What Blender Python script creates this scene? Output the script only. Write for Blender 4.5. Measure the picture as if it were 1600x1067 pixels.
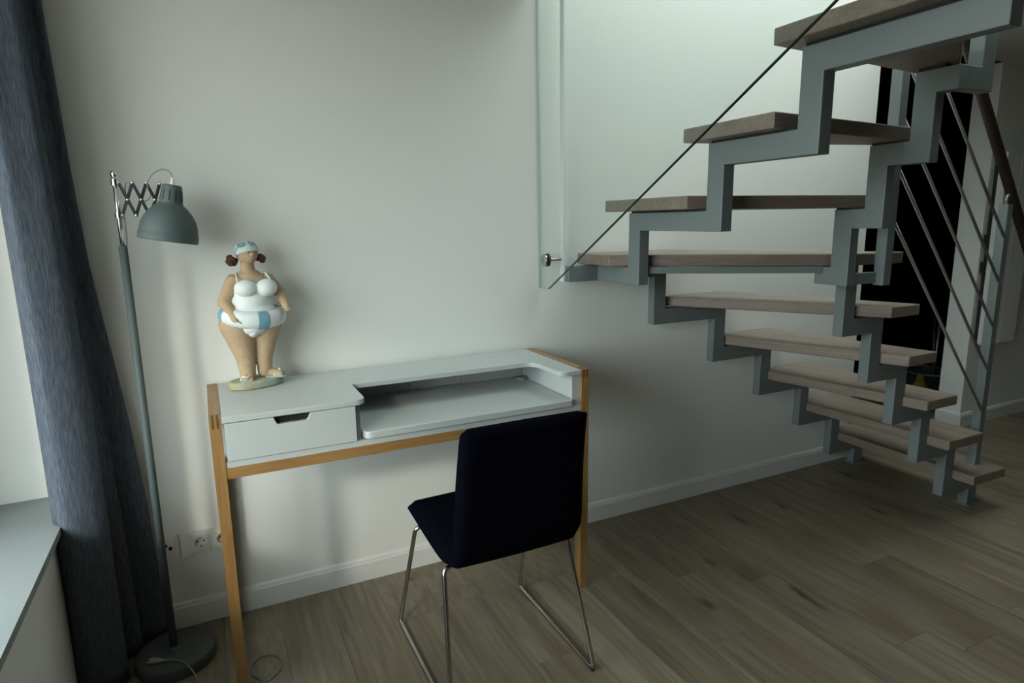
import bpy, bmesh, math, random
from mathutils import Vector, Matrix, Euler
from math import sin, cos, pi, radians as R
random.seed(7)
for o in list(bpy.data.objects):
    bpy.data.objects.remove(o)
scene = bpy.context.scene
COL = scene.collection

# ------------------------------------------------------------------ camera
FPX, YAW, PITCH, ROLL = 984.39, R(25.9303), R(10.7667), R(-0.81966)
CAM = Vector((0.0, -2.33, 1.3945))
fw = Vector((sin(YAW) * cos(PITCH), cos(YAW) * cos(PITCH), -sin(PITCH)))
rt = Vector((cos(YAW), -sin(YAW), 0))
up = rt.cross(fw)
r2 = rt * cos(ROLL) + up * sin(ROLL)
u2 = up * cos(ROLL) - rt * sin(ROLL)
cam_d = bpy.data.cameras.new('camera')
cam_d.sensor_fit = 'HORIZONTAL'
cam_d.sensor_width = 36.0
cam_d.lens = FPX / 1600 * 36.0
cam_d.clip_start = 0.02
cam = bpy.data.objects.new('camera', cam_d)
COL.objects.link(cam)
m = Matrix((r2, u2, -fw)).transposed().to_4x4()
m.translation = CAM
cam.matrix_world = m
scene.camera = cam

# ------------------------------------------------------------------ world, sun, portals, exposure
vs = scene.view_settings
vs.view_transform = 'Standard'
vs.look = 'None'
vs.gamma = 1.0
vs.use_curve_mapping = False
vs.exposure = 0.31
world = bpy.data.worlds.new('overcast_sky')
scene.world = world
world.use_nodes = True
wn, wl = world.node_tree.nodes, world.node_tree.links
wn.clear()
w_out = wn.new('ShaderNodeOutputWorld')
w_bg = wn.new('ShaderNodeBackground')
w_ramp = wn.new('ShaderNodeValToRGB')
w_sep = wn.new('ShaderNodeSeparateXYZ')
w_map = wn.new('ShaderNodeMapRange')
w_co = wn.new('ShaderNodeTexCoord')
wl.new(w_co.outputs['Generated'], w_sep.inputs[0])
wl.new(w_sep.outputs['Z'], w_map.inputs['Value'])
w_map.inputs['From Min'].default_value = -1
w_map.inputs['From Max'].default_value = 1
wl.new(w_map.outputs[0], w_ramp.inputs[0])
e = w_ramp.color_ramp.elements
e[0].position, e[0].color = 0.46, (0.20, 0.20, 0.18, 1)
e[1].position, e[1].color = 0.54, (0.825, 0.925, 0.93, 1)
w_bg.inputs['Strength'].default_value = 8.7
wl.new(w_ramp.outputs[0], w_bg.inputs['Color'])
wl.new(w_bg.outputs[0], w_out.inputs[0])

sun_d = bpy.data.lights.new('sun', 'SUN')
sun_d.energy = 0.95
sun_d.angle = R(6)
sun_d.color = (1.0, 0.93, 0.80)
sun = bpy.data.objects.new('sun', sun_d)
COL.objects.link(sun)
sun.rotation_euler = Vector((0.9, 1.0, -0.58)).to_track_quat('-Z', 'Y').to_euler()


def portal(name, loc, rot, sx, sy):
    d = bpy.data.lights.new(name, 'AREA')
    d.shape = 'RECTANGLE'
    d.size, d.size_y = sx, sy
    d.cycles.is_portal = True
    o = bpy.data.objects.new(name, d)
    o.location = loc
    o.rotation_euler = rot
    COL.objects.link(o)


WX, WY0, WY1 = -0.86, -2.2, -0.30         # window plane and its extent
portal('window_portal', (WX - 0.06, (WY0 + WY1) / 2, 1.42), (0, R(-90), 0), 1.72, WY1 - WY0)
portal('skylight_portal', (2.275, -0.64, 3.82), (0, 0, 0), 1.85, 1.04)

# ------------------------------------------------------------------ materials
MATS = {}


def mat(name, color, rough=0.5, metal=0.0, spec=0.5, noise=None, bump=None, coat=0.0, sheen=0.0):
    """noise=(scale_xyz, strength, colour2) mixes a second colour; bump=(scale_xyz, strength, distance)"""
    if name in MATS:
        return MATS[name]
    mt = bpy.data.materials.new(name)
    mt.use_nodes = True
    n, l = mt.node_tree.nodes, mt.node_tree.links
    b = n['Principled BSDF']
    b.inputs['Base Color'].default_value = (*color, 1)
    b.inputs['Roughness'].default_value = rough
    b.inputs['Metallic'].default_value = metal
    b.inputs['Specular IOR Level'].default_value = spec
    b.inputs['Coat Weight'].default_value = coat
    b.inputs['Sheen Weight'].default_value = sheen
    tc = n.new('ShaderNodeTexCoord')

    def nz(scale, detail=4.0):
        mp = n.new('ShaderNodeMapping')
        mp.inputs['Scale'].default_value = scale
        l.new(tc.outputs['Object'], mp.inputs[0])
        t = n.new('ShaderNodeTexNoise')
        t.inputs['Scale'].default_value = 1.0
        t.inputs['Detail'].default_value = detail
        l.new(mp.outputs[0], t.inputs[0])
        return t
    if noise:
        t = nz(noise[0])
        rp = n.new('ShaderNodeValToRGB')
        rp.color_ramp.elements[0].position = 0.5 - noise[1]
        rp.color_ramp.elements[1].position = 0.5 + noise[1]
        rp.color_ramp.elements[0].color = (*color, 1)
        rp.color_ramp.elements[1].color = (*noise[2], 1)
        l.new(t.outputs['Fac'], rp.inputs[0])
        l.new(rp.outputs[0], b.inputs['Base Color'])
    if bump:
        t = nz(bump[0], 6.0)
        bp = n.new('ShaderNodeBump')
        bp.inputs['Strength'].default_value = bump[1]
        bp.inputs['Distance'].default_value = bump[2]
        l.new(t.outputs['Fac'], bp.inputs['Height'])
        l.new(bp.outputs[0], b.inputs['Normal'])
    MATS[name] = mt
    return mt


def wood(name, dark, light, grain, rough=0.5, knot=0.0, vary=0.0, seed_scale=1.0):
    """long-grain wood; grain = scale vector of the object coordinates (small along the grain)"""
    mt = bpy.data.materials.new(name)
    mt.use_nodes = True
    n, l = mt.node_tree.nodes, mt.node_tree.links
    b = n['Principled BSDF']
    b.inputs['Roughness'].default_value = rough
    tc = n.new('ShaderNodeTexCoord')
    oi = n.new('ShaderNodeObjectInfo')
    off = n.new('ShaderNodeVectorMath'); off.operation = 'SCALE'
    comb = n.new('ShaderNodeCombineXYZ')
    for i in range(3):
        l.new(oi.outputs['Random'], comb.inputs[i])
    l.new(comb.outputs[0], off.inputs[0])
    off.inputs['Scale'].default_value = 37.0
    add = n.new('ShaderNodeVectorMath'); add.operation = 'ADD'
    l.new(tc.outputs['Object'], add.inputs[0])
    l.new(off.outputs[0], add.inputs[1])

    def nz(sc, detail, dist=0.0):
        mp = n.new('ShaderNodeMapping')
        mp.inputs['Scale'].default_value = sc
        l.new(add.outputs[0], mp.inputs[0])
        t = n.new('ShaderNodeTexNoise')
        t.inputs['Scale'].default_value = 1.0
        t.inputs['Detail'].default_value = detail
        t.inputs['Distortion'].default_value = dist
        l.new(mp.outputs[0], t.inputs[0])
        return t
    fine = nz(tuple(g * 4.5 for g in grain), 6, 0.3)
    broad = nz(tuple(g * 0.55 for g in grain), 3, 0.8)
    mixf = n.new('ShaderNodeMath'); mixf.operation = 'MULTIPLY_ADD'
    l.new(fine.outputs['Fac'], mixf.inputs[0]); mixf.inputs[1].default_value = 0.55
    sc = n.new('ShaderNodeMath'); sc.operation = 'MULTIPLY'
    l.new(broad.outputs['Fac'], sc.inputs[0]); sc.inputs[1].default_value = 0.55
    l.new(sc.outputs[0], mixf.inputs[2])
    rp = n.new('ShaderNodeValToRGB')
    rp.color_ramp.elements[0].position = 0.36
    rp.color_ramp.elements[1].position = 0.68
    rp.color_ramp.elements[0].color = (*dark, 1)
    rp.color_ramp.elements[1].color = (*light, 1)
    l.new(mixf.outputs[0], rp.inputs[0])
    last = rp.outputs[0]
    if knot:
        rd_ = nz((7, 0.9, 0), 3, 0.6)
        rr_ = n.new('ShaderNodeValToRGB')
        rr_.color_ramp.elements[0].position = 0.54
        rr_.color_ramp.elements[0].color = (0, 0, 0, 1)
        rr_.color_ramp.elements[1].position = 0.72
        rr_.color_ramp.elements[1].color = (0.75, 0.75, 0.75, 1)
        l.new(rd_.outputs['Fac'], rr_.inputs[0])
        mr_ = n.new('ShaderNodeMix'); mr_.data_type = 'RGBA'
        l.new(rr_.outputs[0], mr_.inputs['Factor'])
        l.new(last, mr_.inputs['A'])
        mr_.inputs['B'].default_value = (dark[0] * 1.25, dark[1] * 0.98, dark[2] * 0.92, 1)
        last = mr_.outputs['Result']
        v = n.new('ShaderNodeTexVoronoi')
        mp = n.new('ShaderNodeMapping')
        mp.inputs['Scale'].default_value = (5.2, 1.35, 0.0)
        l.new(add.outputs[0], mp.inputs[0])
        nzk = nz((9, 5, 0), 2)
        wv = n.new('ShaderNodeVectorMath'); wv.operation = 'MULTIPLY_ADD'
        l.new(nzk.outputs['Color'], wv.inputs[0])
        wv.inputs[1].default_value = (0.35, 0.25, 0)
        l.new(mp.outputs[0], wv.inputs[2])
        l.new(wv.outputs[0], v.inputs['Vector'])
        v.inputs['Scale'].default_value = 1.0
        kr = n.new('ShaderNodeValToRGB')
        kr.color_ramp.elements[0].position = 0.03
        kr.color_ramp.elements[0].color = (knot, knot, knot, 1)
        kr.color_ramp.elements[1].position = 0.125
        kr.color_ramp.elements[1].color = (0, 0, 0, 1)
        l.new(v.outputs['Distance'], kr.inputs[0])
        mx = n.new('ShaderNodeMix'); mx.data_type = 'RGBA'
        l.new(kr.outputs[0], mx.inputs['Factor'])
        l.new(last, mx.inputs['A'])
        mx.inputs['B'].default_value = (dark[0] * 0.35, dark[1] * 0.30, dark[2] * 0.26, 1)
        last = mx.outputs['Result']
    if vary:
        hs = n.new('ShaderNodeHueSaturation')
        mr = n.new('ShaderNodeMapRange')
        l.new(oi.outputs['Random'], mr.inputs['Value'])
        mr.inputs['To Min'].default_value = 1 - vary
        mr.inputs['To Max'].default_value = 1 + vary
        l.new(mr.outputs[0], hs.inputs['Value'])
        l.new(last, hs.inputs['Color'])
        last = hs.outputs[0]
    l.new(last, b.inputs['Base Color'])
    bp = n.new('ShaderNodeBump')
    bp.inputs['Strength'].default_value = 0.12
    bp.inputs['Distance'].default_value = 0.001
    l.new(fine.outputs['Fac'], bp.inputs['Height'])
    l.new(bp.outputs[0], b.inputs['Normal'])
    MATS[name] = mt
    return mt


def pane_mat(name, tint, gloss_rough=0.0):
    mt = bpy.data.materials.new(name)
    mt.use_nodes = True
    n, l = mt.node_tree.nodes, mt.node_tree.links
    n.remove(n['Principled BSDF'])
    out = n['Material Output']
    tr = n.new('ShaderNodeBsdfTransparent')
    tr.inputs[0].default_value = (*tint, 1)
    gl = n.new('ShaderNodeBsdfGlossy')
    gl.inputs['Roughness'].default_value = gloss_rough
    lw = n.new('ShaderNodeLayerWeight')
    lw.inputs['Blend'].default_value = 0.5
    pw = n.new('ShaderNodeMath'); pw.operation = 'POWER'
    l.new(lw.outputs['Facing'], pw.inputs[0]); pw.inputs[1].default_value = 5.0
    fr = n.new('ShaderNodeMath'); fr.operation = 'MULTIPLY_ADD'
    l.new(pw.outputs[0], fr.inputs[0]); fr.inputs[1].default_value = 0.6; fr.inputs[2].default_value = 0.03
    mx = n.new('ShaderNodeMixShader')
    l.new(fr.outputs[0], mx.inputs[0])
    l.new(tr.outputs[0], mx.inputs[1])
    l.new(gl.outputs[0], mx.inputs[2])
    l.new(mx.outputs[0], out.inputs[0])
    return mt


M_WALL = mat('wall_paint', (0.74, 0.735, 0.70), 0.9, spec=0.2, bump=((180, 180, 180), 0.12, 0.0006))
M_CEIL = mat('ceiling_paint', (0.72, 0.72, 0.70), 0.9, spec=0.2)
M_WALL2 = mat('wall_darkened', (0.22, 0.20, 0.175), 0.9, spec=0.2)  # unseen right and front walls, darkened to cut bounced light
M_TRIM = mat('trim_paint', (0.70, 0.70, 0.68), 0.5)
M_SILL = mat('sill_laminate', (0.225, 0.252, 0.26), 0.5, noise=((260, 260, 260), 0.2, (0.285, 0.315, 0.32)))
M_PLANK = wood('floor_oak', (0.106, 0.083, 0.054), (0.230, 0.193, 0.135), (13, 0.75, 13), 0.42, knot=0.9, vary=0.07)
M_SUB = mat('floor_gap', (0.05, 0.042, 0.033), 0.8)
M_TREAD = wood('limed_oak', (0.150, 0.112, 0.087), (0.225, 0.180, 0.145), (2.0, 22, 22), 0.5, vary=0.04)
M_STEEL = mat('stair_paint', (0.155, 0.180, 0.180), 0.42)
M_ROD = mat('brushed_steel', (0.42, 0.42, 0.41), 0.35, metal=0.8)
M_RAIL = wood('dark_walnut', (0.014, 0.008, 0.006), (0.036, 0.021, 0.015), (10, 10, 10), 0.4)
M_CHROME = mat('chrome', (0.78, 0.78, 0.77), 0.13, metal=1.0)
M_CHROME2 = mat('chair_chrome', (0.50, 0.48, 0.45), 0.16, metal=1.0)
M_BLACK = mat('black', (0.004, 0.004, 0.004), 0.6)
M_RUBBER = mat('black_rubber', (0.012, 0.012, 0.012), 0.7)
M_DESK = mat('white_lacquer', (0.465, 0.485, 0.48), 0.35, bump=((90, 90, 90), 0.03, 0.0004))
M_DESK2 = mat('white_grey_plate', (0.50, 0.51, 0.48), 0.5)
M_OAKX = wood('oak_along', (0.225, 0.112, 0.036), (0.345, 0.195, 0.070), (2.2, 26, 26), 0.45)
M_OAKZ = wood('oak_upright', (0.225, 0.112, 0.036), (0.345, 0.195, 0.070), (26, 26, 2.2), 0.45)
M_OAKY = wood('oak_deep', (0.23, 0.125, 0.055), (0.35, 0.215, 0.105), (26, 2.2, 26), 0.45)
M_OAKEND = mat('oak_end_grain', (0.10, 0.045, 0.011), 0.6, noise=((400, 400, 400), 0.2, (0.14, 0.065, 0.018)))
M_CHAIR = mat('navy_fabric', (0.0014, 0.0015, 0.0042), 0.95, spec=0.04, bump=((900, 900, 900), 0.35, 0.0008), sheen=0.0)
M_LAMP = mat('grey_green_paint', (0.070, 0.095, 0.093), 0.62)
M_LAMPD = mat('lamp_base_paint', (0.055, 0.066, 0.066), 0.7)
M_ARM = mat('dark_chrome', (0.20, 0.21, 0.24), 0.22, metal=1.0)
M_CLEAR = mat('clear_cord', (0.22, 0.225, 0.205), 0.25)
M_SOCKET = mat('socket_white', (0.70, 0.69, 0.64), 0.4)
M_PANE = pane_mat('stair_glass', (0.945, 0.972, 0.966))
M_WPANE = pane_mat('window_glass', (0.97, 0.985, 0.98))
M_GEDGE = mat('glass_edge', (0.006, 0.030, 0.026), 0.12, coat=0.6)
M_GEDGEV = mat('glass_edge_bright', (0.42, 0.55, 0.52), 0.15)  # pale copy of the glass edge, its bright line put into the colour
M_NICHE = mat('niche_near_black', (0.009, 0.0075, 0.0065), 0.9, spec=0.05)  # even near-black brown
# curtain fabric: slub weave, a little light passes through
M_CURT = bpy.data.materials.new('blue_grey_linen')
M_CURT.use_nodes = True
_n, _l = M_CURT.node_tree.nodes, M_CURT.node_tree.links
_b = _n['Principled BSDF']
_tc = _n.new('ShaderNodeTexCoord')
_mp = _n.new('ShaderNodeMapping'); _mp.inputs['Scale'].default_value = (420, 420, 26)
_nz = _n.new('ShaderNodeTexNoise'); _nz.inputs['Scale'].default_value = 1; _nz.inputs['Detail'].default_value = 5
_rp = _n.new('ShaderNodeValToRGB')
_rp.color_ramp.elements[0].position = 0.35; _rp.color_ramp.elements[0].color = (0.058, 0.070, 0.095, 1)
_rp.color_ramp.elements[1].position = 0.70; _rp.color_ramp.elements[1].color = (0.150, 0.170, 0.205, 1)
_l.new(_tc.outputs['Object'], _mp.inputs[0]); _l.new(_mp.outputs[0], _nz.inputs[0])
_l.new(_nz.outputs['Fac'], _rp.inputs[0]); _l.new(_rp.outputs[0], _b.inputs['Base Color'])
_b.inputs['Roughness'].default_value = 0.95
_b.inputs['Specular IOR Level'].default_value = 0.1
_bp = _n.new('ShaderNodeBump'); _bp.inputs['Strength'].default_value = 0.4; _bp.inputs['Distance'].default_value = 0.001
_l.new(_nz.outputs['Fac'], _bp.inputs['Height']); _l.new(_bp.outputs[0], _b.inputs['Normal'])
_tl = _n.new('ShaderNodeBsdfTranslucent'); _tl.inputs[0].default_value = (0.10, 0.14, 0.19, 1)
_mx = _n.new('ShaderNodeMixShader'); _mx.inputs[0].default_value = 0.18
_l.new(_b.outputs[0], _mx.inputs[1]); _l.new(_tl.outputs[0], _mx.inputs[2])
_l.new(_mx.outputs[0], _n['Material Output'].inputs[0])

# ------------------------------------------------------------------ helpers


def link(o, parent=None):
    COL.objects.link(o)
    if parent is not None:
        o.parent = parent
    return o


def obj(name, bm, mt, parent=None, smooth=False):
    me = bpy.data.meshes.new(name)
    bmesh.ops.recalc_face_normals(bm, faces=bm.faces[:])
    bm.to_mesh(me)
    bm.free()
    if smooth:
        me.polygons.foreach_set('use_smooth', [True] * len(me.polygons))
    me.materials.append(mt)
    return link(bpy.data.objects.new(name, me), parent)


def tag(o, label, cat, group=None):
    o['label'] = label
    o['category'] = cat
    if group:
        o['group'] = group
    return o


def thing(name, label, cat, loc=(0, 0, 0), group=None):
    o = bpy.data.objects.new(name, None)
    o.empty_display_size = 0.1
    o.location = loc
    COL.objects.link(o)
    return tag(o, label, cat, group)


def struct(o):
    o['kind'] = 'structure'
    return o


def bev(bm, w, seg=2, angle=R(30)):
    if w <= 0:
        return
    ed = [e for e in bm.edges if len(e.link_faces) == 2 and e.calc_face_angle(0) > angle]
    bmesh.ops.bevel(bm, geom=ed, offset=w, segments=seg, profile=0.5, affect='EDGES', clamp_overlap=True)


def add_box(bm, x0, x1, y0, y1, z0, z1):
    vs_ = [bm.verts.new(p) for p in ((x0, y0, z0), (x1, y0, z0), (x1, y1, z0), (x0, y1, z0),
                                     (x0, y0, z1), (x1, y0, z1), (x1, y1, z1), (x0, y1, z1))]
    for f in ((3, 2, 1, 0), (4, 5, 6, 7), (0, 1, 5, 4), (1, 2, 6, 5), (2, 3, 7, 6), (3, 0, 4, 7)):
        bm.faces.new([vs_[i] for i in f])


def box(name, x0, x1, y0, y1, z0, z1, mt, parent=None, b=0.0, seg=2):
    bm = bmesh.new()
    add_box(bm, x0, x1, y0, y1, z0, z1)
    bev(bm, b, seg)
    return obj(name, bm, mt, parent)


def prism_bm(poly, axis, lo, hi):
    bm = bmesh.new()

    def P(a, b_, h):
        return {'x': (h, a, b_), 'y': (a, h, b_), 'z': (a, b_, h)}[axis]
    A = [bm.verts.new(P(a, b_, lo)) for a, b_ in poly]
    B = [bm.verts.new(P(a, b_, hi)) for a, b_ in poly]
    bm.faces.new(A)
    bm.faces.new(B)
    n = len(poly)
    for i in range(n):
        bm.faces.new((A[i], A[(i + 1) % n], B[(i + 1) % n], B[i]))
    bmesh.ops.recalc_face_normals(bm, faces=bm.faces[:])
    return bm


def prism(name, poly, axis, lo, hi, mt, parent=None, b=0.0, seg=2):
    bm = prism_bm(poly, axis, lo, hi)
    bev(bm, b, seg)
    return obj(name, bm, mt, parent)


def round_poly(poly, radii, n=6):
    out = []
    k = len(poly)
    for i, (p, r) in enumerate(zip(poly, radii)):
        p = Vector(p)
        if r <= 0:
            out.append((p.x, p.y)); continue
        a = (Vector(poly[i - 1]) - p).normalized()
        b_ = (Vector(poly[(i + 1) % k]) - p).normalized()
        half = a.angle(b_) / 2
        d = r / math.tan(half)
        p0, p1 = p + a * d, p + b_ * d
        for j in range(n + 1):
            t = j / n
            q = (1 - t) ** 2 * p0 + 2 * t * (1 - t) * p + t * t * p1
            out.append((q.x, q.y))
    return out


def fillet(pts, r, n=6):
    pts = [Vector(p) for p in pts]
    out = [pts[0]]
    for i in range(1, len(pts) - 1):
        a, b_ = pts[i - 1] - pts[i], pts[i + 1] - pts[i]
        d = min(r, a.length * .49, b_.length * .49)
        p0, p1 = pts[i] + a.normalized() * d, pts[i] + b_.normalized() * d
        for j in range(n + 1):
            t = j / n
            out.append((1 - t) ** 2 * p0 + 2 * t * (1 - t) * pts[i] + t * t * p1)
    out.append(pts[-1])
    return out


def catmull(pts, n=8, closed=False):
    pts = [Vector(p) for p in pts]
    k = len(pts)
    out = []
    rng = range(k) if closed else range(k - 1)
    for i in rng:
        if closed:
            p0, p1, p2, p3 = pts[i - 1], pts[i], pts[(i + 1) % k], pts[(i + 2) % k]
        else:
            p0, p1, p2, p3 = pts[max(i - 1, 0)], pts[i], pts[i + 1], pts[min(i + 2, k - 1)]
        for j in range(n):
            t = j / n
            out.append(0.5 * ((2 * p1) + (-p0 + p2) * t + (2 * p0 - 5 * p1 + 4 * p2 - p3) * t * t + (-p0 + 3 * p1 - 3 * p2 + p3) * t ** 3))
    if not closed:
        out.append(pts[-1])
    return out


def add_tube(bm, pts, rad, n=10, closed=False, caps=True):
    pts = [Vector(p) for p in pts]
    k = len(pts)
    rad = rad if isinstance(rad, (list, tuple)) else [rad] * k
    T = []
    for i in range(k):
        a = pts[i - 1] if (closed or i > 0) else pts[i]
        b_ = pts[(i + 1) % k] if (closed or i < k - 1) else pts[i]
        T.append((b_ - a).normalized())
    ref = Vector((0, 0, 1)) if abs(T[0].z) < 0.9 else Vector((1, 0, 0))
    nrm = (ref - T[0] * ref.dot(T[0])).normalized()
    rings = []
    for i in range(k):
        nrm = (nrm - T[i] * nrm.dot(T[i])).normalized()
        bn = T[i].cross(nrm)
        rings.append([bm.verts.new(pts[i] + (nrm * cos(2 * pi * j / n) + bn * sin(2 * pi * j / n)) * rad[i]) for j in range(n)])
    for i in range(k if closed else k - 1):
        a, b_ = rings[i], rings[(i + 1) % k]
        for j in range(n):
            bm.faces.new((a[j], a[(j + 1) % n], b_[(j + 1) % n], b_[j]))
    if caps and not closed:
        bm.faces.new(rings[0][::-1])
        bm.faces.new(rings[-1])


def tube(name, pts, rad, mt, parent=None, n=10, closed=False):
    bm = bmesh.new()
    add_tube(bm, pts, rad, n, closed)
    return obj(name, bm, mt, parent, smooth=True)


def add_lathe(bm, prof, n=40, M=Matrix()):
    rings = []
    for r_, z in prof:
        if r_ < 1e-6:
            rings.append([bm.verts.new(M @ Vector((0, 0, z)))])
        else:
            rings.append([bm.verts.new(M @ Vector((r_ * cos(2 * pi * j / n), r_ * sin(2 * pi * j / n), z))) for j in range(n)])
    for a, b_ in zip(rings, rings[1:]):
        for j in range(n):
            if len(a) == 1 and len(b_) == 1:
                continue
            if len(a) == 1:
                bm.faces.new((a[0], b_[j], b_[(j + 1) % n]))
            elif len(b_) == 1:
                bm.faces.new((a[j], a[(j + 1) % n], b_[0]))
            else:
                bm.faces.new((a[j], a[(j + 1) % n], b_[(j + 1) % n], b_[j]))


def lathe(name, prof, mt, parent=None, n=40, M=Matrix(), smooth=True):
    bm = bmesh.new()
    add_lathe(bm, prof, n, M)
    o = obj(name, bm, mt, parent)
    if smooth:
        me = o.data
        me.polygons.foreach_set('use_smooth', [True] * len(me.polygons))
        try:
            me.set_sharp_from_angle(angle=R(35))
        except Exception:
            pass
    return o


def add_ball(bm, c, rx, ry=None, rz=None, sub=3, rot=None):
    ry = rx if ry is None else ry
    rz = rx if rz is None else rz
    M = Matrix.Translation(c) @ (rot.to_matrix().to_4x4() if rot else Matrix()) @ Matrix.Diagonal((rx, ry, rz, 1))
    bmesh.ops.create_icosphere(bm, subdivisions=sub, radius=1.0, matrix=M)


def add_capsule(bm, a, b_, ra, rb, n=14, steps=6):
    """a tapered limb as a chain of overlapping balls; joined by the remesh that follows"""
    a, b_ = Vector(a), Vector(b_)
    for i in range(n + 1):
        t = i / n
        add_ball(bm, a.lerp(b_, t), ra + (rb - ra) * t, sub=3 if max(ra, rb) > 0.016 else 2)


def remeshed(name, bm, voxel, mt, parent, smooth_it=6):
    me = bpy.data.meshes.new(name)
    bm.to_mesh(me)
    bm.free()
    o = bpy.data.objects.new(name, me)
    COL.objects.link(o)
    md = o.modifiers.new('join', 'REMESH')
    md.mode = 'VOXEL'
    md.voxel_size = voxel
    sm = o.modifiers.new('smooth', 'SMOOTH')
    sm.iterations = smooth_it
    sm.factor = 0.5
    dg = bpy.context.evaluated_depsgraph_get()
    me2 = bpy.data.meshes.new_from_object(o.evaluated_get(dg))
    o.modifiers.clear()
    o.data = me2
    bpy.data.meshes.remove(me)
    me2.name = name
    me2.materials.clear()
    me2.materials.append(mt)
    me2.polygons.foreach_set('use_smooth', [True] * len(me2.polygons))
    o.parent = parent
    return o


# ================================================================== SETTING
CEIL = 2.30
XL = -0.445           # inner face of the parapet under the window
XWE = 3.333           # right end of the main wall (opening starts)
XST = 4.46            # left end of the wall stub beyond the opening
XR, YB = 7.2, -5.2    # right wall, wall behind the camera
HX0, HX1, HY0 = 1.24, 3.38, -1.62     # stairwell opening in the ceiling
TOPZ = 3.7

bm = bmesh.new()
add_box(bm, WX - 0.12, XWE, 0, 0.15, 0, CEIL)
add_box(bm, HX0 - 0.12, HX1 + 0.1, 0, 0.15, CEIL, TOPZ)
add_box(bm, XST, XR, 0, 0.15, 0, CEIL)
struct(obj('wall_back', bm, M_WALL))
bm = bmesh.new()
add_box(bm, WX - 0.12, XL - 0.012, YB, 0, -0.10, 0.535)
add_box(bm, WX - 0.12, XL - 0.1, YB, 0, 2.28, CEIL + 0.02)
add_box(bm, WX - 0.12, XL - 0.1, YB, WY0, 0.535, 2.28)
add_box(bm, WX - 0.12, WX + 0.03, WY1, 0, 0.535, 2.28)  # unseen pier added to keep window light off the reveal and sill
struct(obj('wall_left', bm, M_WALL))
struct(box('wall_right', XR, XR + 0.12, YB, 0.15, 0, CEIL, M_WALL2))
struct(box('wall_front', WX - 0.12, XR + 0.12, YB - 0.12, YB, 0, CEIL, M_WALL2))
bm = bmesh.new()
for x0, x1, y0, y1 in ((WX - 0.12, HX0, YB, 0.0), (HX1, XR, YB, 0.0), (HX0, HX1, YB, HY0)):
    add_box(bm, x0, x1, y0, y1, CEIL, CEIL + 0.28)
struct(obj('ceiling', bm, M_CEIL))
YU = HY0
bm = bmesh.new()      # stairwell walls above the ceiling
add_box(bm, HX0 - 0.1, HX0, YU, 0, CEIL + 0.28, TOPZ)
add_box(bm, HX1, HX1 + 0.1, YU, 0, CEIL + 0.28, TOPZ)
add_box(bm, HX0 - 0.1, HX1 + 0.1, YU - 0.1, YU, CEIL + 0.28, TOPZ)
struct(obj('wall_stairwell', bm, M_WALL))
bm = bmesh.new()      # roof with a skylight
for x0, x1, y0, y1 in ((HX0 - 0.1, 1.35, YU - 0.1, 0.15), (3.2, HX1 + 0.1, YU - 0.1, 0.15), (1.35, 3.2, YU - 0.1, -1.16), (1.35, 3.2, -0.12, 0.15)):
    add_box(bm, x0, x1, y0, y1, TOPZ, TOPZ + 0.1)
struct(obj('ceiling_stairwell', bm, M_CEIL))
w2 = struct(box('window_2', 1.35, 3.2, -1.16, -0.12, TOPZ + 0.03, TOPZ + 0.042, M_WPANE))
# unseen overhang added outside the big window to block high sky light
struct(box('trim_sky_blocker', -1.80, WX - 0.12, YB, 0.6, CEIL + 0.02, CEIL + 0.14, M_CEIL))
# unlit room behind the opening
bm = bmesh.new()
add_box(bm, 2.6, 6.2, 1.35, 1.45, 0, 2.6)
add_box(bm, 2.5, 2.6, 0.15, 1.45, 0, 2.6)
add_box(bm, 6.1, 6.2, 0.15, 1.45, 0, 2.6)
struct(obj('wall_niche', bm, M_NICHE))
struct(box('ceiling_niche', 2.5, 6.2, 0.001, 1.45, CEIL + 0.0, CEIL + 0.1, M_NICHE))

# floor: sub-floor plus planks that run towards the back wall
fl = struct(box('floor', WX - 0.12, XR + 0.12, YB - 0.12, 1.45, -0.10, -0.0075, M_SUB))
PW, PL, GAP = 0.18, 1.32, 0.0008
bm = bmesh.new()
add_box(bm, -PW / 2 + GAP / 2, PW / 2 - GAP / 2, -PL / 2 + GAP / 2, PL / 2 - GAP / 2, -0.0074, 0.0)
bev(bm, 0.0004, 1)
plank_me = bpy.data.meshes.new('floor_plank')
bm.to_mesh(plank_me); bm.free()
plank_me.materials.append(M_PLANK)
k0 = math.ceil((XL - 1.57) / PW) - 1
rnd = random.Random(31)
fixed = {0: -0.565, -1: -0.93, 2: -1.21, 4: -0.84, -4: -0.75, -6: -0.33}
kmax = int((XR - 1.57) / PW)
for k in range(k0, kmax + 1):
    x0, x1 = max(1.57 + k * PW, XL - 0.012), min(1.57 + (k + 1) * PW, XR)
    if x1 - x0 < 0.02:
        continue
    ymax = 1.35 if (x0 > XWE - 0.02 and x1 < XST + 0.1) else (1.35 if XWE - 0.2 < x0 < XST + 0.1 else -0.002)
    j = fixed.get(k, rnd.uniform(-1.3, 0))
    cuts = [ymax]
    y = j
    while y + PL < ymax:
        y += PL
    while y > YB:
        if y < ymax - 0.02:
            cuts.append(y)
        y -= PL
    cuts.append(YB)
    for a, b_ in zip(cuts, cuts[1:]):
        o = bpy.data.objects.new('floor_plank', plank_me)
        o.location = ((x0 + x1) / 2, (a + b_) / 2, 0)
        o.scale = ((x1 - x0) / PW, (a - b_) / PL, 1)
        link(o, fl)

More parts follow.
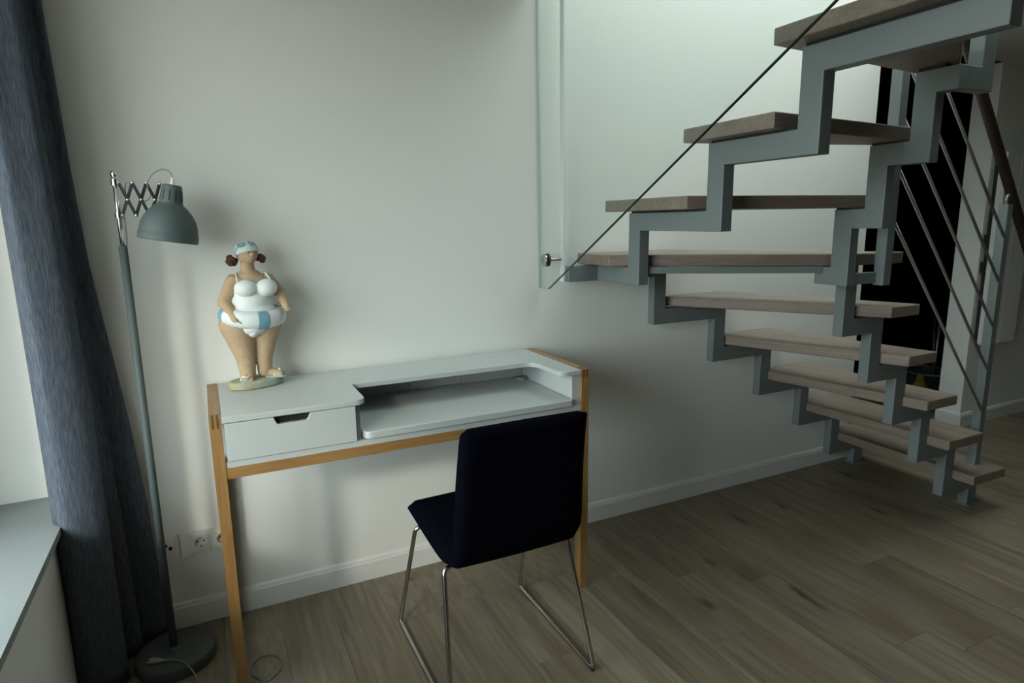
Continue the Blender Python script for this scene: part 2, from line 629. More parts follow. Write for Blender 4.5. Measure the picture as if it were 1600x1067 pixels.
# skirting boards
def skirting(name, x0, x1, y0=0.0):
    prof = [(y0, 0.0), (y0 - 0.014, 0.0), (y0 - 0.014, 0.074), (y0 - 0.011, 0.079), (y0 - 0.011, 0.082),
            (y0 - 0.008, 0.089), (y0 - 0.003, 0.092), (y0, 0.092)]
    return struct(prism(name, prof, 'x', x0, x1, M_TRIM))


skirting('baseboard_back', XL, XWE)
skirting('baseboard_stub', XST - 0.012, XR)
struct(box('baseboard_jamb', XST - 0.014, XST, -0.012, 0.15, 0, 0.085, M_TRIM))

# window: sill, frame, panes (all just left of the picture)
w = struct(box('window_1', WX - 0.03, WX + 0.03, WY0, WY1, 0.56, 0.62, M_TRIM))
ws = [WY0 + 0.03 + (WY1 - WY0 - 0.06) * i / 2 for i in range(3)]
for y in ws:
    box('window_post', WX - 0.03, WX + 0.03, y - 0.03, y + 0.03, 0.62, 2.22, M_TRIM, w)
box('window_head', WX - 0.03, WX + 0.03, WY0, WY1, 2.22, 2.28, M_TRIM, w)
for y0, y1 in zip(ws, ws[1:]):
    box('window_pane', WX - 0.006, WX + 0.006, y0 + 0.03, y1 - 0.03, 0.62, 2.22, M_WPANE, w)
struct(box('trim_1', WX + 0.03, -0.434, YB, -0.001, 0.536, 0.558, M_SILL, b=0.0015))

# ================================================================== STAIRCASE
RISE, TH = 0.21, 0.044
st = thing('winder_staircase', 'winding open-riser staircase with pale oak treads on grey zigzag steel stringers', 'staircase', (2.3, -0.45, 0))
OFF = Vector((2.3, -0.45, 0))


def under(o, parent=st):
    """the part's geometry is written in room coordinates; keep it there under its thing"""
    o.parent = parent
    o.matrix_parent_inverse = Matrix.Translation(-Vector(parent.location))
    return o


NE = -0.805
treads = {
    1: [(3.096, NE), (3.343, NE - 0.006), (3.365, -0.03), (3.108, -0.03)],
    2: [(2.868, NE), (3.128, NE), (3.145, -0.03), (2.828, -0.03)],
    3: [(2.676, NE), (2.888, NE), (2.862, -0.03), (2.515, -0.03)],
    4: [(2.518, NE), (2.704, NE), (2.572, -0.03), (2.205, -0.03)],
    5: [(2.377, NE), (2.552, NE), (2.245, -0.03), (1.862, -0.03)],
    6: [(1.432, -0.262), (2.075, -0.728), (2.165, -0.772), (2.437, -0.790), (1.88, -0.03), (1.432, -0.03)],
    7: [(1.437, -0.692), (2.130, -0.838), (2.130, -0.700), (1.437, -0.225)],
    8: [(1.436, -1.030), (2.135, -0.970), (2.135, -0.852), (1.436, -0.664)],
    9: [(1.424, -1.500), (2.140, -1.095), (2.140, -0.962), (1.424, -1.022)],
}
for k, poly in treads.items():
    z = k * RISE
    cx = sum(p[0] for p in poly) / len(poly)
    cy = sum(p[1] for p in poly) / len(poly)
    loc = [(p[0] - cx, p[1] - cy) for p in poly]
    # the grain runs along the tread: turn the tread so that its length is its own x axis
    d = Vector(poly[1]) - Vector(poly[0]) if k > 5 else Vector(poly[3]) - Vector(poly[0])
    ang = math.atan2(d.y, d.x)
    ca, sa = cos(-ang), sin(-ang)
    loc = [(x * ca - y * sa, x * sa + y * ca) for x, y in loc]
    t = prism('tread', loc, 'z', -TH, 0, M_TREAD, None, b=0.004)
    t.location = (cx - OFF.x, cy - OFF.y, z)
    t.rotation_euler = (0, 0, ang)
    t.parent = st

# stringer A (left of the upper flight), lies in a plane x = 1.484 .. 1.529
A = [(-0.105, 1.214), (-0.318, 1.214), (-0.318, 1.420), (-0.731, 1.420), (-0.731, 1.630), (-1.066, 1.630), (-1.066, 1.838),
     (-1.487, 1.838), (-1.487, 2.18), (-1.557, 2.18), (-1.557, 1.766), (-1.137, 1.766), (-1.137, 1.559), (-0.801, 1.559),
     (-0.801, 1.354), (-0.387, 1.354), (-0.387, 1.149), (-0.105, 1.149)]
under(prism('stringer', A, 'x', 1.484, 1.529, M_STEEL, None, b=0.0025))
# stringer B (inner side of the upper flight)
B = [(-0.690, 1.214), (-0.755, 1.214), (-0.755, 1.420), (-0.869, 1.420), (-0.869, 1.630), (-1.003, 1.630), (-1.003, 1.836),
     (-1.135, 1.836), (-1.135, 1.766), (-1.072, 1.766), (-1.072, 1.559), (-0.938, 1.559), (-0.938, 1.354), (-0.826, 1.354),
     (-0.826, 1.149), (-0.690, 1.149)]
under(prism('stringer', B, 'x', 2.07, 2.114, M_STEEL, None, b=0.0025))
B2 = [(2.114, 1.768), (2.246, 1.768), (2.246, 2.2), (2.180, 2.2), (2.180, 1.836), (2.114, 1.836)]
under(prism('stringer', B2, 'y', -1.135, -1.091, M_STEEL, None, b=0.0025))


def zig(vert, foot, left, topk, z_top):
    """zigzag outline in x,z for the lower flight; vert[k] = x range of the upright that rises from beam k"""
    up_, dn = [], []
    # upper outline from the top left down to the foot
    up_.append((left, z_top))
    for k in range(topk, 0, -1):
        zt = k * RISE - TH - 0.006
        x1 = vert[k][1]
        up_.append((x1, up_[-1][1]))
        up_.append((x1, zt))
    up_.append((foot[1], RISE - TH - 0.006))
    up_.append((foot[1], 0.004))
    up_.append((foot[0], 0.004))
    zb = RISE - TH - 0.076
    up_.append((foot[0], zb))
    for k in range(1, topk + 1):
        zb = k * RISE - TH - 0.076
        x0 = vert[k][0]
        up_.append((x0, zb))
        up_.append((x0, zb + RISE if k < topk else z_top - 0.066))
    up_.append((left, z_top - 0.066))
    return up_


Wv = {5: (1.790, 1.856), 4: (2.151, 2.221), 3: (2.472, 2.542), 2: (2.778, 2.841), 1: (3.044, 3.112)}
Iv = {5: (2.225, 2.291), 4: (2.405, 2.475), 3: (2.595, 2.666), 2: (2.803, 2.872), 1: (3.030, 3.100)}
under(prism('stringer', zig(Wv, (3.256, 3.332), 1.349, 5, 1.212), 'y', -0.100, -0.058, M_STEEL, None, b=0.0025))
under(prism('stringer', zig(Iv, (3.246, 3.318), 2.112, 5, 1.214), 'y', -0.712, -0.668, M_STEEL, None, b=0.0025))
# tie plate under the corner tread and the bracket of the corner post
p0, p1 = Vector((1.52, -0.345)), Vector((2.075, -0.715))
nn = (p1 - p0).normalized().orthogonal() * 0.012
under(prism('tie_plate', [tuple(p0 - nn), tuple(p1 - nn), tuple(p1 + nn), tuple(p0 + nn)], 'z', 1.190, 1.2155, M_STEEL, None, b=0.001))
under(box('foot_plate', 3.238, 3.326, -0.728, -0.655, 0.0, 0.005, M_STEEL, None))
under(box('foot_plate', 3.248, 3.340, -0.118, -0.042, 0.0, 0.005, M_STEEL, None))
# black strips filling the gap between treads and steel
for k in range(1, 6):
    z = k * RISE - TH
    under(box('tread_gap_strip', Iv[k][1] + 0.001, Iv[k][1] + 0.03, -0.712, -0.668, z - 0.0055, z, M_RUBBER, None))
    under(box('tread_gap_strip', Wv[k][1] + 0.001, Wv[k][1] + 0.03, -0.100, -0.058, z - 0.0055, z, M_RUBBER, None))
for y0, y1, k in ((-0.31, -0.12, 6), (-0.725, -0.33, 7), (-1.06, -0.74, 8), (-1.48, -1.075, 9)):
    z = k * RISE - TH
    zz = {6: 1.214, 7: 1.420, 8: 1.630, 9: 1.838}[k]
    under(box('tread_gap_strip', 1.487, 1.526, y0, y1, zz + 0.0003, z, M_RUBBER, None))
for y0, y1, k in ((-0.865, -0.76, 7), (-0.999, -0.875, 8), (-1.09, -1.01, 9)):
    zz = {7: 1.420, 8: 1.630, 9: 1.836}[k]
    under(box('tread_gap_strip', 2.073, 2.111, y0, y1, zz + 0.0003, k * RISE - TH, M_RUBBER, None))

# railing: posts, five rods, dark wooden handrail
PA, PB = Vector((3.268, -0.705, 0)), Vector((2.255, -0.832, 0))
under(box('railing_post', 3.250, 3.288, -0.724, -0.686, RISE, 1.440, M_STEEL, None, b=0.002))
under(box('railing_post', 2.235, 2.275, -0.852, -0.812, 1.145, 2.62, M_STEEL, None, b=0.002))
under(box('post_bracket', 2.114, 2.236, -0.822, -0.800, 1.152, 1.192, M_STEEL, None, b=0.001))
for za, zb in ((1.297, 2.142), (1.099, 1.957), (0.892, 1.772), (0.688, 1.597), (0.487, 1.410)):
    a = Vector((3.250, -0.722, za)); b_ = Vector((2.275, -0.824, zb))
    under(tube('railing_rod', [a, b_], 0.006, M_ROD, None, n=12))
d = (PB - PA) / (PA.x - PB.x)
rail = []
for x, z in ((2.20, 2.525), (2.891, 1.872), (3.351, 1.440), (3.62, 1.187), (3.66, 1.145)):
    q = PA + d * (PA.x - x)
    rail.append(Vector((x, q.y - 0.004, z)))
under(tube('handrail', rail, 0.021, M_RAIL, None, n=18))
under(tube('handrail_bracket', fillet([(3.269, -0.705, 1.438), (3.269, -0.705, 1.475), (3.285, -0.712, 1.492)], 0.015), 0.006, M_ROD, None))

# ================================================================== GLASS BALUSTRADE
GX = 1.262
gl = thing('glass_balustrade', 'clear glass panel with a slanting lower edge hung beside the upper stair treads', 'glass panel', (GX, -0.6, 1.12))
sl = (1.847 - 1.123) / (1.336 - 0.088)
ytop = -1.60
ztop = 1.123 + (1.60 - 0.088) * sl
gp = [(-0.004, 1.119), (-0.088, 1.123), (ytop, ztop), (ytop, CEIL + 0.2), (-0.004, CEIL + 0.2)]
under(prism('pane', gp, 'x', GX - 0.004, GX + 0.004, M_PANE), gl)
def edge_strip(name, a, b_, mt):
    a, b_ = Vector((0, *a)), Vector((0, *b_))
    t_ = (b_ - a).normalized()
    nrm = Vector((0, -t_.z, t_.y)) * 0.0012
    bm = bmesh.new()
    v = []
    for x in (GX - 0.0043, GX + 0.0043):
        for p in (a - nrm, b_ - nrm, b_ + nrm, a + nrm):
            v.append(bm.verts.new(p + Vector((x, 0, 0))))
    for f in ((0, 1, 2, 3), (7, 6, 5, 4), (0, 4, 5, 1), (1, 5, 6, 2), (2, 6, 7, 3), (3, 7, 4, 0)):
        bm.faces.new([v[i] for i in f])
    return under(obj(name, bm, mt), gl)


edge_strip('pane_edge', (-0.088, 1.123), (ytop, ztop), M_GEDGE)
edge_strip('pane_edge', (-0.004, 1.119), (-0.088, 1.123), M_GEDGEV)
edge_strip('pane_edge', (-0.0045, 1.119), (-0.0045, CEIL + 0.2), M_GEDGEV)
MX = Matrix.Rotation(R(90), 4, 'Y')
so = lathe('standoff', [(0, -0.0085), (0.006, -0.0085), (0.007, -0.011), (0.022, -0.0115), (0.025, -0.0095), (0.025, -0.0043), (0.0065, -0.0042), (0.0065, 0.074), (0, 0.074)],
           M_CHROME2, None, 28, Matrix.Translation((GX, -0.060, 1.238)) @ MX)
under(so, gl)
ga = lathe('gasket', [(0.007, 0.0043), (0.026, 0.0043), (0.027, 0.006), (0.027, 0.011), (0.007, 0.0115)], M_RUBBER, None, 28, Matrix.Translation((GX, -0.060, 1.238)) @ MX)
under(ga, gl)
under(box('wall_profile', 1.337, 1.346, -0.076, -0.046, 1.148, CEIL + 0.2, M_TRIM, None, b=0.001), gl)

# ================================================================== DESK
DX0, DX1, DF, DT = -0.026, 1.222, -0.452, 0.867
desk = thing('writing_desk', 'white desk with an oak frame, one drawer and an open writing shelf', 'desk', (0.6, -0.22, 0))


def dp(o):
    return under(o, desk)


LEG = 0.031
for x0 in (DX0, DX1 - LEG):
    x1 = x0 + LEG
    dp(box('leg', x0, x1, DF, DF + 0.042, 0, DT - 0.001, M_OAKZ, None, b=0.0015))
    dp(box('leg', x0, x1, -0.052, -0.012, 0, DT - 0.034, M_OAKZ, None, b=0.0015))
    rl = dp(box('side_rail', x0, x1, DF + 0.0425, -0.012, DT - 0.033, DT, M_OAKY, None, b=0.0015))
    for q in (0.006, 0.0185):
        tn = box('tenon', x0 + q, x0 + q + 0.0066, DF - 0.0004, DF + 0.043, DT - 0.030, DT - 0.0005, M_OAKEND, None)
        under(tn, desk)
XI0, XI1 = DX0 + LEG + 0.0005, DX1 - LEG - 0.0005
dp(box('front_rail', XI0, XI1, DF + 0.002, DF + 0.022, 0.684, 0.716, M_OAKX, None, b=0.0012))
dp(box('bottom_board', XI0, XI1, DF + 0.003, -0.016, 0.7165, 0.7345, M_DESK, None, b=0.001))
dp(box('back_panel', XI0, XI1, -0.030, -0.016, 0.735, 0.8485, M_DESK, None))
# upper board with the cut-out over the writing shelf
top = [(XI0, DF), (0.412, DF), (0.412, -0.247), (1.102, -0.247), (1.102, DF), (XI1, DF), (XI1, -0.016), (XI0, -0.016)]
top = round_poly(top, [0, 0.035, 0.012, 0.05, 0.035, 0, 0, 0], 8)
dp(prism('top_board', top, 'z', 0.849, DT - 0.0005, M_DESK, None, b=0.002))
dp(box('side_panel', 1.158, XI1, DF + 0.012, -0.031, 0.735, 0.8485, M_DESK, None, b=0.001))
dp(box('drawer_wall', 0.381, 0.395, DF + 0.02, -0.031, 0.735, 0.8485, M_DESK, None))
shelf = round_poly([(0.400, DF - 0.004), (1.153, DF - 0.004), (1.153, -0.034), (0.400, -0.034)], [0.03, 0.008, 0, 0], 8)
dp(prism('writing_shelf', shelf, 'z', 0.7365, 0.760, M_DESK, None, b=0.0025))
# drawer with a cut-out grip
dr = [(0.012, 0.7365), (0.3775, 0.7365), (0.3775, 0.8475), (0.247, 0.8475), (0.2385, 0.8285), (0.233, 0.8255), (0.156, 0.8255),
      (0.150, 0.8285), (0.142, 0.8475), (0.012, 0.8475)]
dw = dp(prism('drawer', dr, 'y', DF - 0.001, DF + 0.015, M_DESK, None, b=0.0008))
dw.data.name = 'drawer_front'
for a in ((0.014, 0.022), (0.368, 0.376)):
    bx_ = box('drawer_side', a[0], a[1], DF + 0.0155, -0.08, 0.7375, 0.815, M_DESK, None)
    bx_.parent = dw
    bx_.matrix_parent_inverse = Matrix()
gb = box('grip_recess', 0.135, 0.255, DF + 0.016, DF + 0.022, 0.815, 0.848, M_BLACK, None)
gb.parent = dw
dp(prism('cable_flap', round_poly([(0.676, 0.7605), (0.886, 0.7605), (0.886, 0.803), (0.676, 0.803)], [0.01] * 4, 4), 'y', -0.036, -0.0302, M_DESK2, None, b=0.0015))
cl = dp(prism('shelf_stop', round_poly([(1.108, -0.062), (1.158, -0.062), (1.158, -0.10), (1.13, -0.112), (1.108, -0.09)], [0.008, 0, 0, 0.01, 0.01], 4), 'z', 0.7602, 0.768, M_CLEAR, None, b=0.001))
tb = tube('stop_cord', [(1.133, -0.085, 0.766), (1.134, -0.088, 0.849)], 0.0012, M_RUBBER, None, 6)
under(tb, desk)

# ================================================================== CHAIR
ch = thing('sled_chair', 'dark navy upholstered chair on a chrome sled base facing the desk', 'chair', (0.75, -0.60, 0))
CX0 = 0.752


def shell(name, path, hw, th, round_end):
    """upholstered pad swept along a side profile; round_end = (start, end) corner radius"""
    pts = catmull([Vector((0, y, z)) for y, z in path], 14)
    L = [0.0]
    for a, b_ in zip(pts, pts[1:]):
        L.append(L[-1] + (b_ - a).length)
    tot = L[-1]
    bm = bmesh.new()
    NW = 16
    rows = []
    for i, p in enumerate(pts):
        t_ = (pts[min(i + 1, len(pts) - 1)] - pts[max(i - 1, 0)]).normalized()
        nrm = Vector((0, -t_.z, t_.y))
        h = hw(L[i] / tot)
        for e_, s in ((round_end[0], L[i]), (round_end[1], tot - L[i])):
            if e_ > 0 and s < e_:
                h -= e_ - math.sqrt(max(0, e_ * e_ - (e_ - s) ** 2))
        ring = []
        prof = []
        for j in range(NW + 1):           # upper skin
            u = -1 + 2 * j / NW
            prof.append((u, 1))
        for j in range(NW + 1):
            u = 1 - 2 * j / NW
            prof.append((u, -1))
        endf = 1.0
        for s in (L[i], tot - L[i]):
            if s < th * 0.5:
                q = 1 - s / (th * 0.5)
                endf *= math.sqrt(max(0.03, 1 - q * q))
        for u, sgn in prof:
            q = max(0, (abs(u) * h - (h - th * 0.5)) / (th * 0.5))
            hh = th * 0.5 * math.sqrt(max(0.0, 1 - q * q)) * endf
            puff = 0.004 * (1 - u * u) * endf
            ring.append(bm.verts.new(p + nrm * (sgn * (hh + puff)) + Vector((CX0 + u * h, 0, 0))))
        rows.append(ring)
    n = len(rows[0])
    for a, b_ in zip(rows, rows[1:]):
        for j in range(n):
            bm.faces.new((a[j], a[(j + 1) % n], b_[(j + 1) % n], b_[j]))
    bm.faces.new(rows[0][::-1])
    bm.faces.new(rows[-1])
    bmesh.ops.remove_doubles(bm, verts=bm.verts[:], dist=0.0004)
    o = obj(name, bm, M_CHAIR, None, smooth=True)
    return under(o, ch)


seat_path = [(-0.372, 0.452), (-0.45, 0.447), (-0.56, 0.439), (-0.66, 0.434), (-0.735, 0.436), (-0.775, 0.452)]
shell('seat', seat_path, lambda s: 0.209 + 0.004 * s, 0.040, (0.022, 0.0))
back_path = [(-0.745, 0.437), (-0.790, 0.455), (-0.815, 0.500), (-0.828, 0.60), (-0.842, 0.72), (-0.862, 0.83), (-0.872, 0.862)]
shell('backrest', back_path, lambda s: 0.214 - 0.019 * s, 0.038, (0.0, 0.016))
for sgn, xf in ((-1, 0.510), (1, 0.985)):
    xt = 0.544 if sgn < 0 else 0.957
    xi = CX0 + sgn * 0.150
    pts = fillet([(xi, -0.47, 0.418), (xt - sgn * 0.0, -0.47, 0.416), (xf, -0.343, 0.009), (xf, -0.862, 0.009), (xt, -0.738, 0.412), (xi, -0.738, 0.413)], 0.022, 6)
    fr = tube('sled_leg', pts, 0.0072, M_CHROME2, None, 14)
    under(fr, ch)
    for y in (-0.365, -0.84):
        g = box('glide', xf - 0.005, xf + 0.005, y - 0.017, y + 0.017, 0.0, 0.004, M_RUBBER, None)
        under(g, ch)
under(tube('cross_bar', [(0.60, -0.47, 0.418), (0.90, -0.47, 0.418)], 0.0072, M_CHROME2, None, 12), ch)
under(tube('cross_bar', [(0.60, -0.738, 0.413), (0.90, -0.738, 0.413)], 0.0072, M_CHROME2, None, 12), ch)

# ================================================================== FLOOR LAMP
LX, LY = -0.203, -0.172
lamp = thing('floor_lamp', 'grey-green metal floor lamp with a dome shade on a scissor arm', 'lamp', (LX, LY, 0))


def lp(o):
    return under(o, lamp)


lp(lathe('base', [(0, 0.0), (0.117, 0.0), (0.119, 0.003), (0.119, 0.030), (0.116, 0.036), (0.112, 0.038), (0.022, 0.038), (0.020, 0.043), (0, 0.043)],
         M_LAMPD, None, 56, Matrix.Translation((LX + 0.006, LY - 0.016, 0))))
lp(tube('pole', [(LX, LY, 0.04), (LX, LY, 1.34)], 0.0115, M_LAMP, None, 20))
upper = lp(tube('chrome_rod', [(LX, LY, 1.338), (LX, LY, 1.535)], 0.0062, M_CHROME, None, 16))
lp(lathe('finial', [(0, 1.553), (0.005, 1.552), (0.0085, 1.547), (0.0088, 1.541), (0.006, 1.535), (0.0075, 1.532), (0.0062, 1.530)], M_CHROME, None, 20, Matrix.Translation((LX, LY, 0))))
for z in (1.520, 1.428):
    cl_ = lp(lathe('clamp', [(0.0062, z - 0.009), (0.0098, z - 0.008), (0.0098, z + 0.008), (0.0062, z + 0.009)], M_CHROME, None, 20, Matrix.Translation((LX, LY, 0))))
    lg = lp(tube('lug', [(LX + 0.006, LY, z), (-0.190, LY, z)], 0.0055, M_CHROME, None, 12))
# scissor arm: crossing flat bars between x = LX+0.02 and the shade
S0 = -0.194
stp = 0.01725
zt, zb_, zm = 1.520, 1.428, 1.472
def bar(a, b_, yo):
    a = Vector((a[0], LY + yo, a[1])); b_ = Vector((b_[0], LY + yo, b_[1]))
    t_ = (b_ - a).normalized()
    n_ = Vector((-t_.z, 0, t_.x)) * 0.0043
    bm = bmesh.new()
    v = []
    for y in (-0.0011, 0.0011):
        for p in (a - n_ - t_ * 0.003, b_ - n_ + t_ * 0.003, b_ + n_ + t_ * 0.003, a + n_ - t_ * 0.003):
            v.append(bm.verts.new(p + Vector((0, y, 0))))
    for f in ((0, 1, 2, 3), (7, 6, 5, 4), (0, 4, 5, 1), (1, 5, 6, 2), (2, 6, 7, 3), (3, 7, 4, 0)):
        bm.faces.new([v[i] for i in f])
    lp(obj('scissor_bar', bm, M_ARM))


nodes_t = [(S0 + stp * i, zt if i % 2 == 0 else zb_) for i in range(8)]
for i in range(0, 6):
    a = (S0 + 2 * stp * (i // 2), zt if i % 2 == 0 else zb_)
    b_ = (S0 + 2 * stp * (i // 2) + 2 * stp, zb_ if i % 2 == 0 else zt)
    # clip the last pair half way so that it ends in the shade's pivot
    if i // 2 == 2:
        b_ = ((a[0] + b_[0]) / 2 + 0.002, zm)
    bar(a, b_, -0.003 if i % 2 == 0 else 0.003)
for j in range(3):
    for z in ((zt, zb_) if j else ()):
        lp(tube('rivet', [(S0 + 2 * stp * j, LY - 0.006, z), (S0 + 2 * stp * j, LY + 0.006, z)], 0.0042, M_CHROME, None, 12))
    lp(tube('rivet', [(S0 + 2 * stp * j + stp, LY - 0.006, zm), (S0 + 2 * stp * j + stp, LY + 0.006, zm)], 0.0042, M_CHROME, None, 12))
px_ = S0 + 5 * stp + 0.001
bar((px_, zm), (px_ + 0.0165, zt - 0.002), 0.0)
lp(tube('rivet', [(px_ + 0.0165, LY - 0.006, zt - 0.002), (px_ + 0.0165, LY + 0.006, zt - 0.002)], 0.0046, M_CHROME, None, 12))
# shade, tilted about 9 degrees, opening downwards
SM = Matrix.Translation((-0.085, LY - 0.012, 1.352)) @ Matrix.Rotation(R(9.5), 4, 'Y')
prof_o = [(0.079, 0.0), (0.0805, 0.002), (0.0805, 0.021), (0.0785, 0.024), (0.0785, 0.030), (0.0755, 0.048), (0.069, 0.066), (0.058, 0.084), (0.045, 0.099), (0.034, 0.108),
          (0.0335, 0.110), (0.0315, 0.112), (0.0295, 0.135), (0.0265, 0.160), (0.0255, 0.163), (0.0225, 0.1645), (0, 0.1645)]
prof_i = [(0, 0.150), (0.024, 0.150), (0.030, 0.109), (0.043, 0.0975), (0.056, 0.082), (0.067, 0.0645), (0.0735, 0.047), (0.0765, 0.029), (0.0775, 0.0)]
sh = lp(lathe('shade', prof_i + prof_o, M_LAMP, None, 64, SM))
for j in range(11):
    a = 2 * pi * j / 11
    bm = bmesh.new()
    v = []
    for z, r_, hw_ in ((0.119, 0.0313, 0.0017), (0.149, 0.0284, 0.0017)):
        for s in (-1, 1):
            c_ = Vector((cos(a), sin(a), 0)) * r_ + Vector((-sin(a), cos(a), 0)) * hw_ * s
            v.append(bm.verts.new(SM @ (c_ + Vector((0, 0, z)))))
    for z, r_, hw_ in ((0.118, 0.0285, 0.0016), (0.149, 0.0260, 0.0016)):
        for s in (-1, 1):
            c_ = Vector((cos(a), sin(a), 0)) * r_ + Vector((-sin(a), cos(a), 0)) * hw_ * s
            v.append(bm.verts.new(SM @ (c_ + Vector((0, 0, z)))))
    for f in ((0, 1, 3, 2), (4, 6, 7, 5), (0, 2, 6, 4), (1, 5, 7, 3), (0, 4, 5, 1), (2, 3, 7, 6)):
        bm.faces.new([v[i] for i in f])
    o = obj('vent_slot', bm, M_BLACK)
    o.parent = sh
    o.matrix_parent_inverse = Matrix()
lp(lathe('cord_grip', [(0.0065, 0.163), (0.0065, 0.172), (0.0045, 0.175), (0.0045, 0.184), (0.0018, 0.186), (0, 0.186)], M_SOCKET, None, 18, SM))
ct = SM @ Vector((0, 0, 0.184))
lp(tube('cord', catmull([ct, ct + Vector((-0.002, 0, 0.010)), (-0.066, LY - 0.012, 1.556), (-0.085, LY - 0.01, 1.557), (-0.104, LY - 0.01, 1.545), (-0.118, LY - 0.006, 1.527), (-0.122, LY - 0.006, 1.512),
                         (-0.118, LY + 0.007, 1.485), (-0.135, LY + 0.008, 1.468), (-0.150, LY + 0.008, 1.50), (-0.165, LY + 0.008, 1.520), (-0.178, LY + 0.007, 1.515), (-0.182, LY + 0.006, 1.47), (-0.19, LY + 0.008, 1.44),
                         (LX + 0.012, LY + 0.004, 1.36), (LX + 0.008, LY + 0.004, 1.335)], 6), 0.0016, M_CLEAR, None, 8))
# mains lead with its plug resting on the base
pz = 0.048
pl_ = lp(lathe('plug', [(0, -0.019), (0.0095, -0.018), (0.011, -0.012), (0.0105, 0.004), (0.0065, 0.016), (0.004, 0.022), (0.0035, 0.034), (0, 0.034)], M_CLEAR, None, 16,
               Matrix.Translation((-0.250, -0.240, pz)) @ Vector((0.053, -0.020, 0)).to_track_quat('Z', 'Y').to_matrix().to_4x4() @ Matrix.Diagonal((0.85, 1, 1, 1))))
dirp = Vector((0.053, -0.020, 0)).normalized()
side = Vector((-dirp.y, dirp.x, 0))
for s in (-1, 1):
    a = Vector((-0.250, -0.240, pz)) - dirp * 0.018 + side * 0.0065 * s
    lp(tube('plug_pin', [a, a - dirp * 0.013], 0.0019, M_CHROME, None, 8))
lead = [Vector((-0.250, -0.240, pz)) + dirp * 0.033, (-0.196, -0.262, 0.046), (-0.166, -0.292, 0.046), (-0.140, -0.340, 0.026), (-0.128, -0.385, 0.005), (-0.115, -0.47, 0.003), (-0.05, -0.53, 0.003),
        (0.005, -0.50, 0.003), (0.030, -0.45, 0.003), (0.075, -0.425, 0.003), (0.106, -0.385, 0.003), (0.100, -0.330, 0.003), (0.063, -0.306, 0.003), (0.022, -0.330, 0.003), (0.016, -0.375, 0.003), (0.048, -0.432, 0.006),
        (0.085, -0.50, 0.003), (0.10, -0.60, 0.003)]
lp(tube('mains_lead', catmull(lead, 8), 0.0022, M_CLEAR, None, 8))

# ================================================================== WALL SOCKETS
def frame_bm(x0, x1, z0, z1, centres, d_=0.009):
    """cover frame with a square opening round every insert"""
    bm = bmesh.new()
    q = 0.0275
    xs = [x0] + [v for c in centres for v in (c - q, c + q)] + [x1]
    cz = (z0 + z1) / 2
    for i in range(0, len(xs), 2):
        add_box(bm, xs[i], xs[i + 1], -d_, -0.0003, z0, z1)
    for c in centres:
        add_box(bm, c - q, c + q, -d_, -0.0003, z0, cz - q)
        add_box(bm, c - q, c + q, -d_, -0.0003, cz + q, z1)
    bmesh.ops.remove_doubles(bm, verts=bm.verts[:], dist=1e-5)
    return bm


def socket_insert(cx, cz, parent, kind):
    s = 0.0275
    if kind == 'power':
        ring = []
        bm = bmesh.new()
        n = 40
        sq, ci, cb = [], [], []
        for j in range(n):
            a = 2 * pi * (j + 0.5) / n
            m_ = max(abs(cos(a)), abs(sin(a)))
            sq.append(bm.verts.new((cx + s * cos(a) / m_, -0.0125, cz + s * sin(a) / m_)))
            ci.append(bm.verts.new((cx + 0.0195 * cos(a), -0.0125, cz + 0.0195 * sin(a))))
            cb.append(bm.verts.new((cx + 0.0190 * cos(a), -0.0015, cz + 0.0190 * sin(a))))
        sk = [bm.verts.new((v.co.x, -0.001, v.co.z)) for v in sq]
        for j in range(n):
            k = (j + 1) % n
            bm.faces.new((sq[j], sq[k], ci[k], ci[j]))
            bm.faces.new((ci[j], ci[k], cb[k], cb[j]))
            bm.faces.new((sk[j], sk[k], sq[k], sq[j]))
        bm.faces.new(cb)
        o = obj('socket_insert', bm, M_SOCKET)
        under(o, parent)
        for dx in (-0.0095, 0.0095):
            h = tube('contact_hole', [(cx + dx, -0.0022, cz), (cx + dx, -0.0012, cz)], 0.0028, M_BLACK, None, 12)
            h.parent = o
        for dz in (-0.0172, 0.0172):
            h = box('earth_clip', cx - 0.002, cx + 0.002, -0.0085, -0.0015, cz + dz - 0.0018, cz + dz + 0.0018, M_ARM)
            h.parent = o
    else:
        bm = prism_bm(round_poly([(cx - s, cz - s), (cx + s, cz - s), (cx + s, cz + s), (cx - s, cz + s)], [0.002] * 4, 3), 'y', -0.012, -0.008)
        o = obj('socket_insert', bm, M_SOCKET)
        under(o, parent)
        for dx, dz in ((0.0005, 0.012), (0.0150, 0.0005)):
            h = lathe('aerial_jack', [(0, 0), (0.0062, 0), (0.0062, 0.003), (0.0048, 0.0034), (0.0044, 0.0015), (0, 0.0015)], M_BLACK, None, 18,
                      Matrix.Translation((cx + dx, -0.012, cz + dz)) @ Matrix.Rotation(R(90), 4, 'X'))
            h.parent = o


zs = 0.3055
sk2 = thing('double_socket', 'white double power socket low on the wall behind the desk leg', 'socket', (-0.062, 0, zs))
fb = frame_bm(-0.138, 0.014, zs - 0.0405, zs + 0.0405, (-0.0975, -0.0265))
under(obj('socket_frame', fb, M_SOCKET), sk2)
for cx in (-0.0975, -0.0265):
    socket_insert(cx, zs, sk2, 'power')
sk1 = thing('aerial_socket', 'single white aerial socket with two dark jacks behind the lamp pole', 'socket', (-0.2065, 0, zs))
fb = frame_bm(-0.247, -0.166, zs - 0.0405, zs + 0.0405, (-0.2065,))
under(obj('socket_frame', fb, M_SOCKET), sk1)
socket_insert(-0.2065, zs, sk1, 'aerial')

